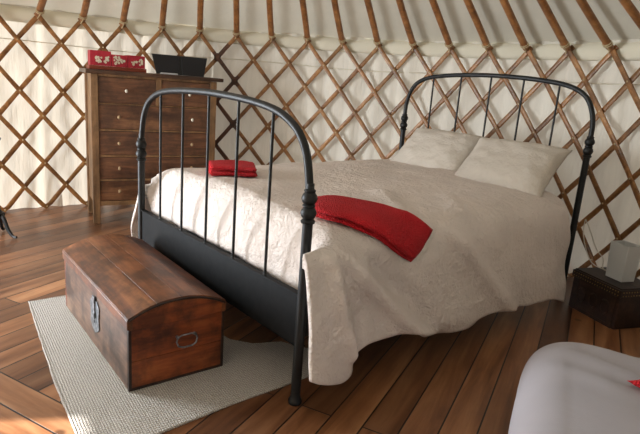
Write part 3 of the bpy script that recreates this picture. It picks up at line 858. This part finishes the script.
# tall open-topped square sleeve, slightly wider at the top
def sleeve(bm, w0, w1, d0, d1, z0, z1, th):
    A = [(-w0, -d0, z0), (w0, -d0, z0), (w0, d0, z0), (-w0, d0, z0)]; B = [(-w1, -d1, z1), (w1, -d1, z1), (w1, d1, z1), (-w1, d1, z1)]
    i = 1 - th / w0
    C_ = [(x * i, y * i, z) for x, y, z in B]; D_ = [(x * i, y * i, z0 + .01) for x, y, z in A]
    r = [[bm.verts.new(p) for p in q] for q in (A, B, C_, D_)]
    bm.faces.new(list(reversed(r[0]))); bm.faces.new(r[3])
    for a, b in zip(r, r[1:]):
        for k in range(4): bm.faces.new((a[k], a[(k + 1) % 4], b[(k + 1) % 4], b[k]))
sleeve(bm, .056, .062, .046, .050, .0, .205, .004)
obj('lamp_shade', bm, M_shade, lroot, smooth=False, bevel=.0015)
bm = bmesh.new(); lathe(bm, [(.012, .012), (.014, .05), (.02, .07), (.024, .095), (.018, .115), (.004, .122)], 0, 0, 14); obj('bulb', bm, M_page, lroot)
def spline(pts, n=8):
    v = [Vector(p) for p in pts]; out = []
    for k in range(len(v) - 1):
        a = v[max(k - 1, 0)]; b = v[k]; c = v[k + 1]; e = v[min(k + 2, len(v) - 1)]
        for q in range(n):
            s = q / n; out.append(.5 * ((2 * b) + (c - a) * s + (2 * a - 5 * b + 4 * c - e) * s * s + (3 * b - a - 3 * c + e) * s ** 3))
    out.append(v[-1]); return out
bm = bmesh.new()
tube(bm, spline([(.265, 2.09, NH + .004), (.22, 2.12, NH + .004), (.14, 2.11, .26), (.085, 2.12, .33), (.045, 2.135, .42), (.035, 2.15, .50)]), .0032, 6)
tube(bm, spline([(.265, 2.10, NH + .004), (.20, 2.13, NH + .004), (.17, 2.17, .29), (.12, 2.17, .34), (.07, 2.16, .44), (.035, 2.155, .50)]), .0032, 6)
o = obj('lamp_cord', bm, M_cord); tag(o, 'looped off-white cord hanging between headboard post and the small dark chest', 'cord')

# ------------------------------------------------------------------ second, white covered bed (its corner is in view)
d1 = Vector((.438, -.899, 0)); d2 = Vector((.899, .438, 0))
OC = Vector((.570, .560, 0)); bw, bl, bh = .64, 1.2, .43
bang = math.atan2(-d1.y, -d1.x)      # local x runs from far to near along -d1
sb = empty('day_bed', OC); tag(sb, 'low bed under a smooth white cover in the bottom right corner', 'bed')
def dbf(u, v):
    """rounded block: u around the outline and v from hem to centre"""
    rc = .17
    # rounded rect outline
    hx, hy = bw / 2, bl / 2
    a = 2 * PI * u
    c, s = math.cos(a), math.sin(a); e = .30
    px = math.copysign(abs(c) ** e, c); py = math.copysign(abs(s) ** e, s)
    if v < .4:
        k = v / .4; z = .03 + (bh - .16) * k; sc_ = 1 + .03 * (1 - k); z0 = z; off = 0
        r_ = 1.0 + .02 * (1 - k) + .012 * nz(px * 4, py * 4, k * 2)
        x, y = px * hx * r_, py * hy * r_
    elif v < .7:
        k = (v - .4) / .3 * PI / 2; inset = .13 * (1 - math.cos(k)); z = bh - .13 + .13 * math.sin(k)
        x = px * (hx - inset); y = py * (hy - inset)
    else:
        k = (v - .7) / .3; x = px * (hx - .13) * (1 - k); y = py * (hy - .13) * (1 - k); z = bh + .02 * math.sin(k * PI / 2)
    g = sstep(.4, .6, v)
    z += g * .006 * nz(x * 3, y * 3, 8)
    # diagonal soft creases
    if v > .3: z += .007 * g * math.sin((x * .6 + y * 1.2) * 38 + 2 * nz(x * 2, y * 2)) * math.exp(-((y - .38) / .18) ** 2) * math.exp(-((x + .02) / .2) ** 2)
    p = d2 * (x + hx) + (-d1) * (y - hy) 
    return Vector((p.x, p.y, z))
bm = bmesh.new(); grid(bm, dbf, 160, 60); bmesh.ops.remove_doubles(bm, verts=bm.verts, dist=.0005)
cov = obj('bedcover', bm, M_white, sb, angle=180)
bm = bmesh.new()
for a in (.08, bw - .12):
    for b in (.08, bl - .12):
        p = d2 * a + d1 * b
        tube(bm, [(p.x, p.y, 0), (p.x, p.y, .12)], .02, 10)
        o = obj('leg', bm, M_lath, sb); bm = bmesh.new()
bm.free()
_b = bmesh.new(); _b.from_mesh(cov.data); bmesh.ops.translate(_b, verts=_b.verts, vec=OC); BV2 = BVHTree.FromBMesh(_b); _b.free()
def dz2(x, y):
    h = BV2.ray_cast(Vector((x, y, 2)), Vector((0, 0, -1))); return h[0].z if h[0] is not None else bh
throw('folded_throw', 'red knitted throw just showing at the right edge of the photo on the white bed', [(.965, .36, .44), (1.075, .625, .44)], [(1.16, .325, .44), (1.24, .55, .44)], .02, 4, 1, BV2)

# ------------------------------------------------------------------ black stand at the left edge
sx, sy = -2.70, -.47
st = empty('iron_stand', (sx, sy, 0)); tag(st, 'black iron stand with splayed curved foot cut by the left edge of the photo', 'stand')
bm = bmesh.new(); lathe(bm, [(.035, .14), (.05, .15), (.05, .165), (.028, .18), (.018, .22), (.016, .40), (.024, .42), (.016, .44), (.014, .62), (.02, .64), (.05, .655), (.055, .67), (.02, .675)], 0, 0, 16)
obj('stem', bm, M_iron, st)
for k in range(3):
    a = math.radians(35) + k * 2 * PI / 3; c, s = math.cos(a), math.sin(a)
    bm = bmesh.new(); tube(bm, spline([(c * .02, s * .02, .17), (c * .05, s * .05, .14), (c * .085, s * .085, .06), (c * .12, s * .12, .018), (c * .15, s * .15, .014)]), [.016 - .00025 * q for q in range(33)], 8)
    obj('foot', bm, M_iron, st)

# ------------------------------------------------------------------ light
w = bpy.data.worlds.new('World'); sc.world = w; w.use_nodes = True
bg = w.node_tree.nodes['Background']; bg.inputs[0].default_value = (1.0, .955, .92, 1); bg.inputs[1].default_value = 1.0
def light(name, kind, loc, rot, energy, color=(1, 1, 1), **kw):
    l = bpy.data.lights.new(name, kind); l.energy = energy; l.color = color
    for k, v in kw.items(): setattr(l, k, v)
    o = bpy.data.objects.new(name, l); o.location = loc; o.rotation_euler = rot; col.objects.link(o); return o
# sun from the doorway side
sd_ = Vector((.515, .857, -.582)).normalized()
s = light('sun', 'SUN', (0, 0, 5), sd_.to_track_quat('-Z', 'Y').to_euler(), 20.0, (1, .985, .96), angle=.02)
# daylight through the doorway
pm = cyl(tm, R + .12, .80); dv = (Vector((-.6, .3, .45)) - pm).normalized()
light('door_daylight', 'AREA', pm, dv.to_track_quat('-Z', 'Y').to_euler(), 135, (.84, .92, 1.0), shape='RECTANGLE', size=1.05, size_y=1.5)
# added fill lamp hung under the closed crown cap
light('crown_fill', 'AREA', (APX, APY, zc + .19), (0, 0, 0), 4, (.95, .97, 1.0), shape='DISK', size=.9)

# ------------------------------------------------------------------ camera
cam = bpy.data.cameras.new('camera'); co_ = bpy.data.objects.new('camera', cam); col.objects.link(co_)
cam.sensor_width = 36; cam.sensor_fit = 'HORIZONTAL'; cam.lens = 549.41 * 36 / 640; cam.clip_start = .02
Rm = Matrix.Rotation(.8493, 3, 'Z') @ Matrix.Rotation(1.3309, 3, 'X') @ Matrix.Rotation(.0771, 3, 'Z')
co_.matrix_world = Matrix.Translation((1.4163, -1.1916, 1.1814)) @ Rm.to_4x4()
sc.camera = co_
sc.view_settings.view_transform = 'Standard'; sc.view_settings.look = 'None'; sc.view_settings.gamma = 1; sc.view_settings.use_curve_mapping = False
sc.view_settings.exposure = .2
sc.cycles.use_denoising = True
sc.cycles.max_bounces = 8; sc.cycles.diffuse_bounces = 2; sc.cycles.glossy_bounces = 3; sc.cycles.sample_clamp_indirect = 4
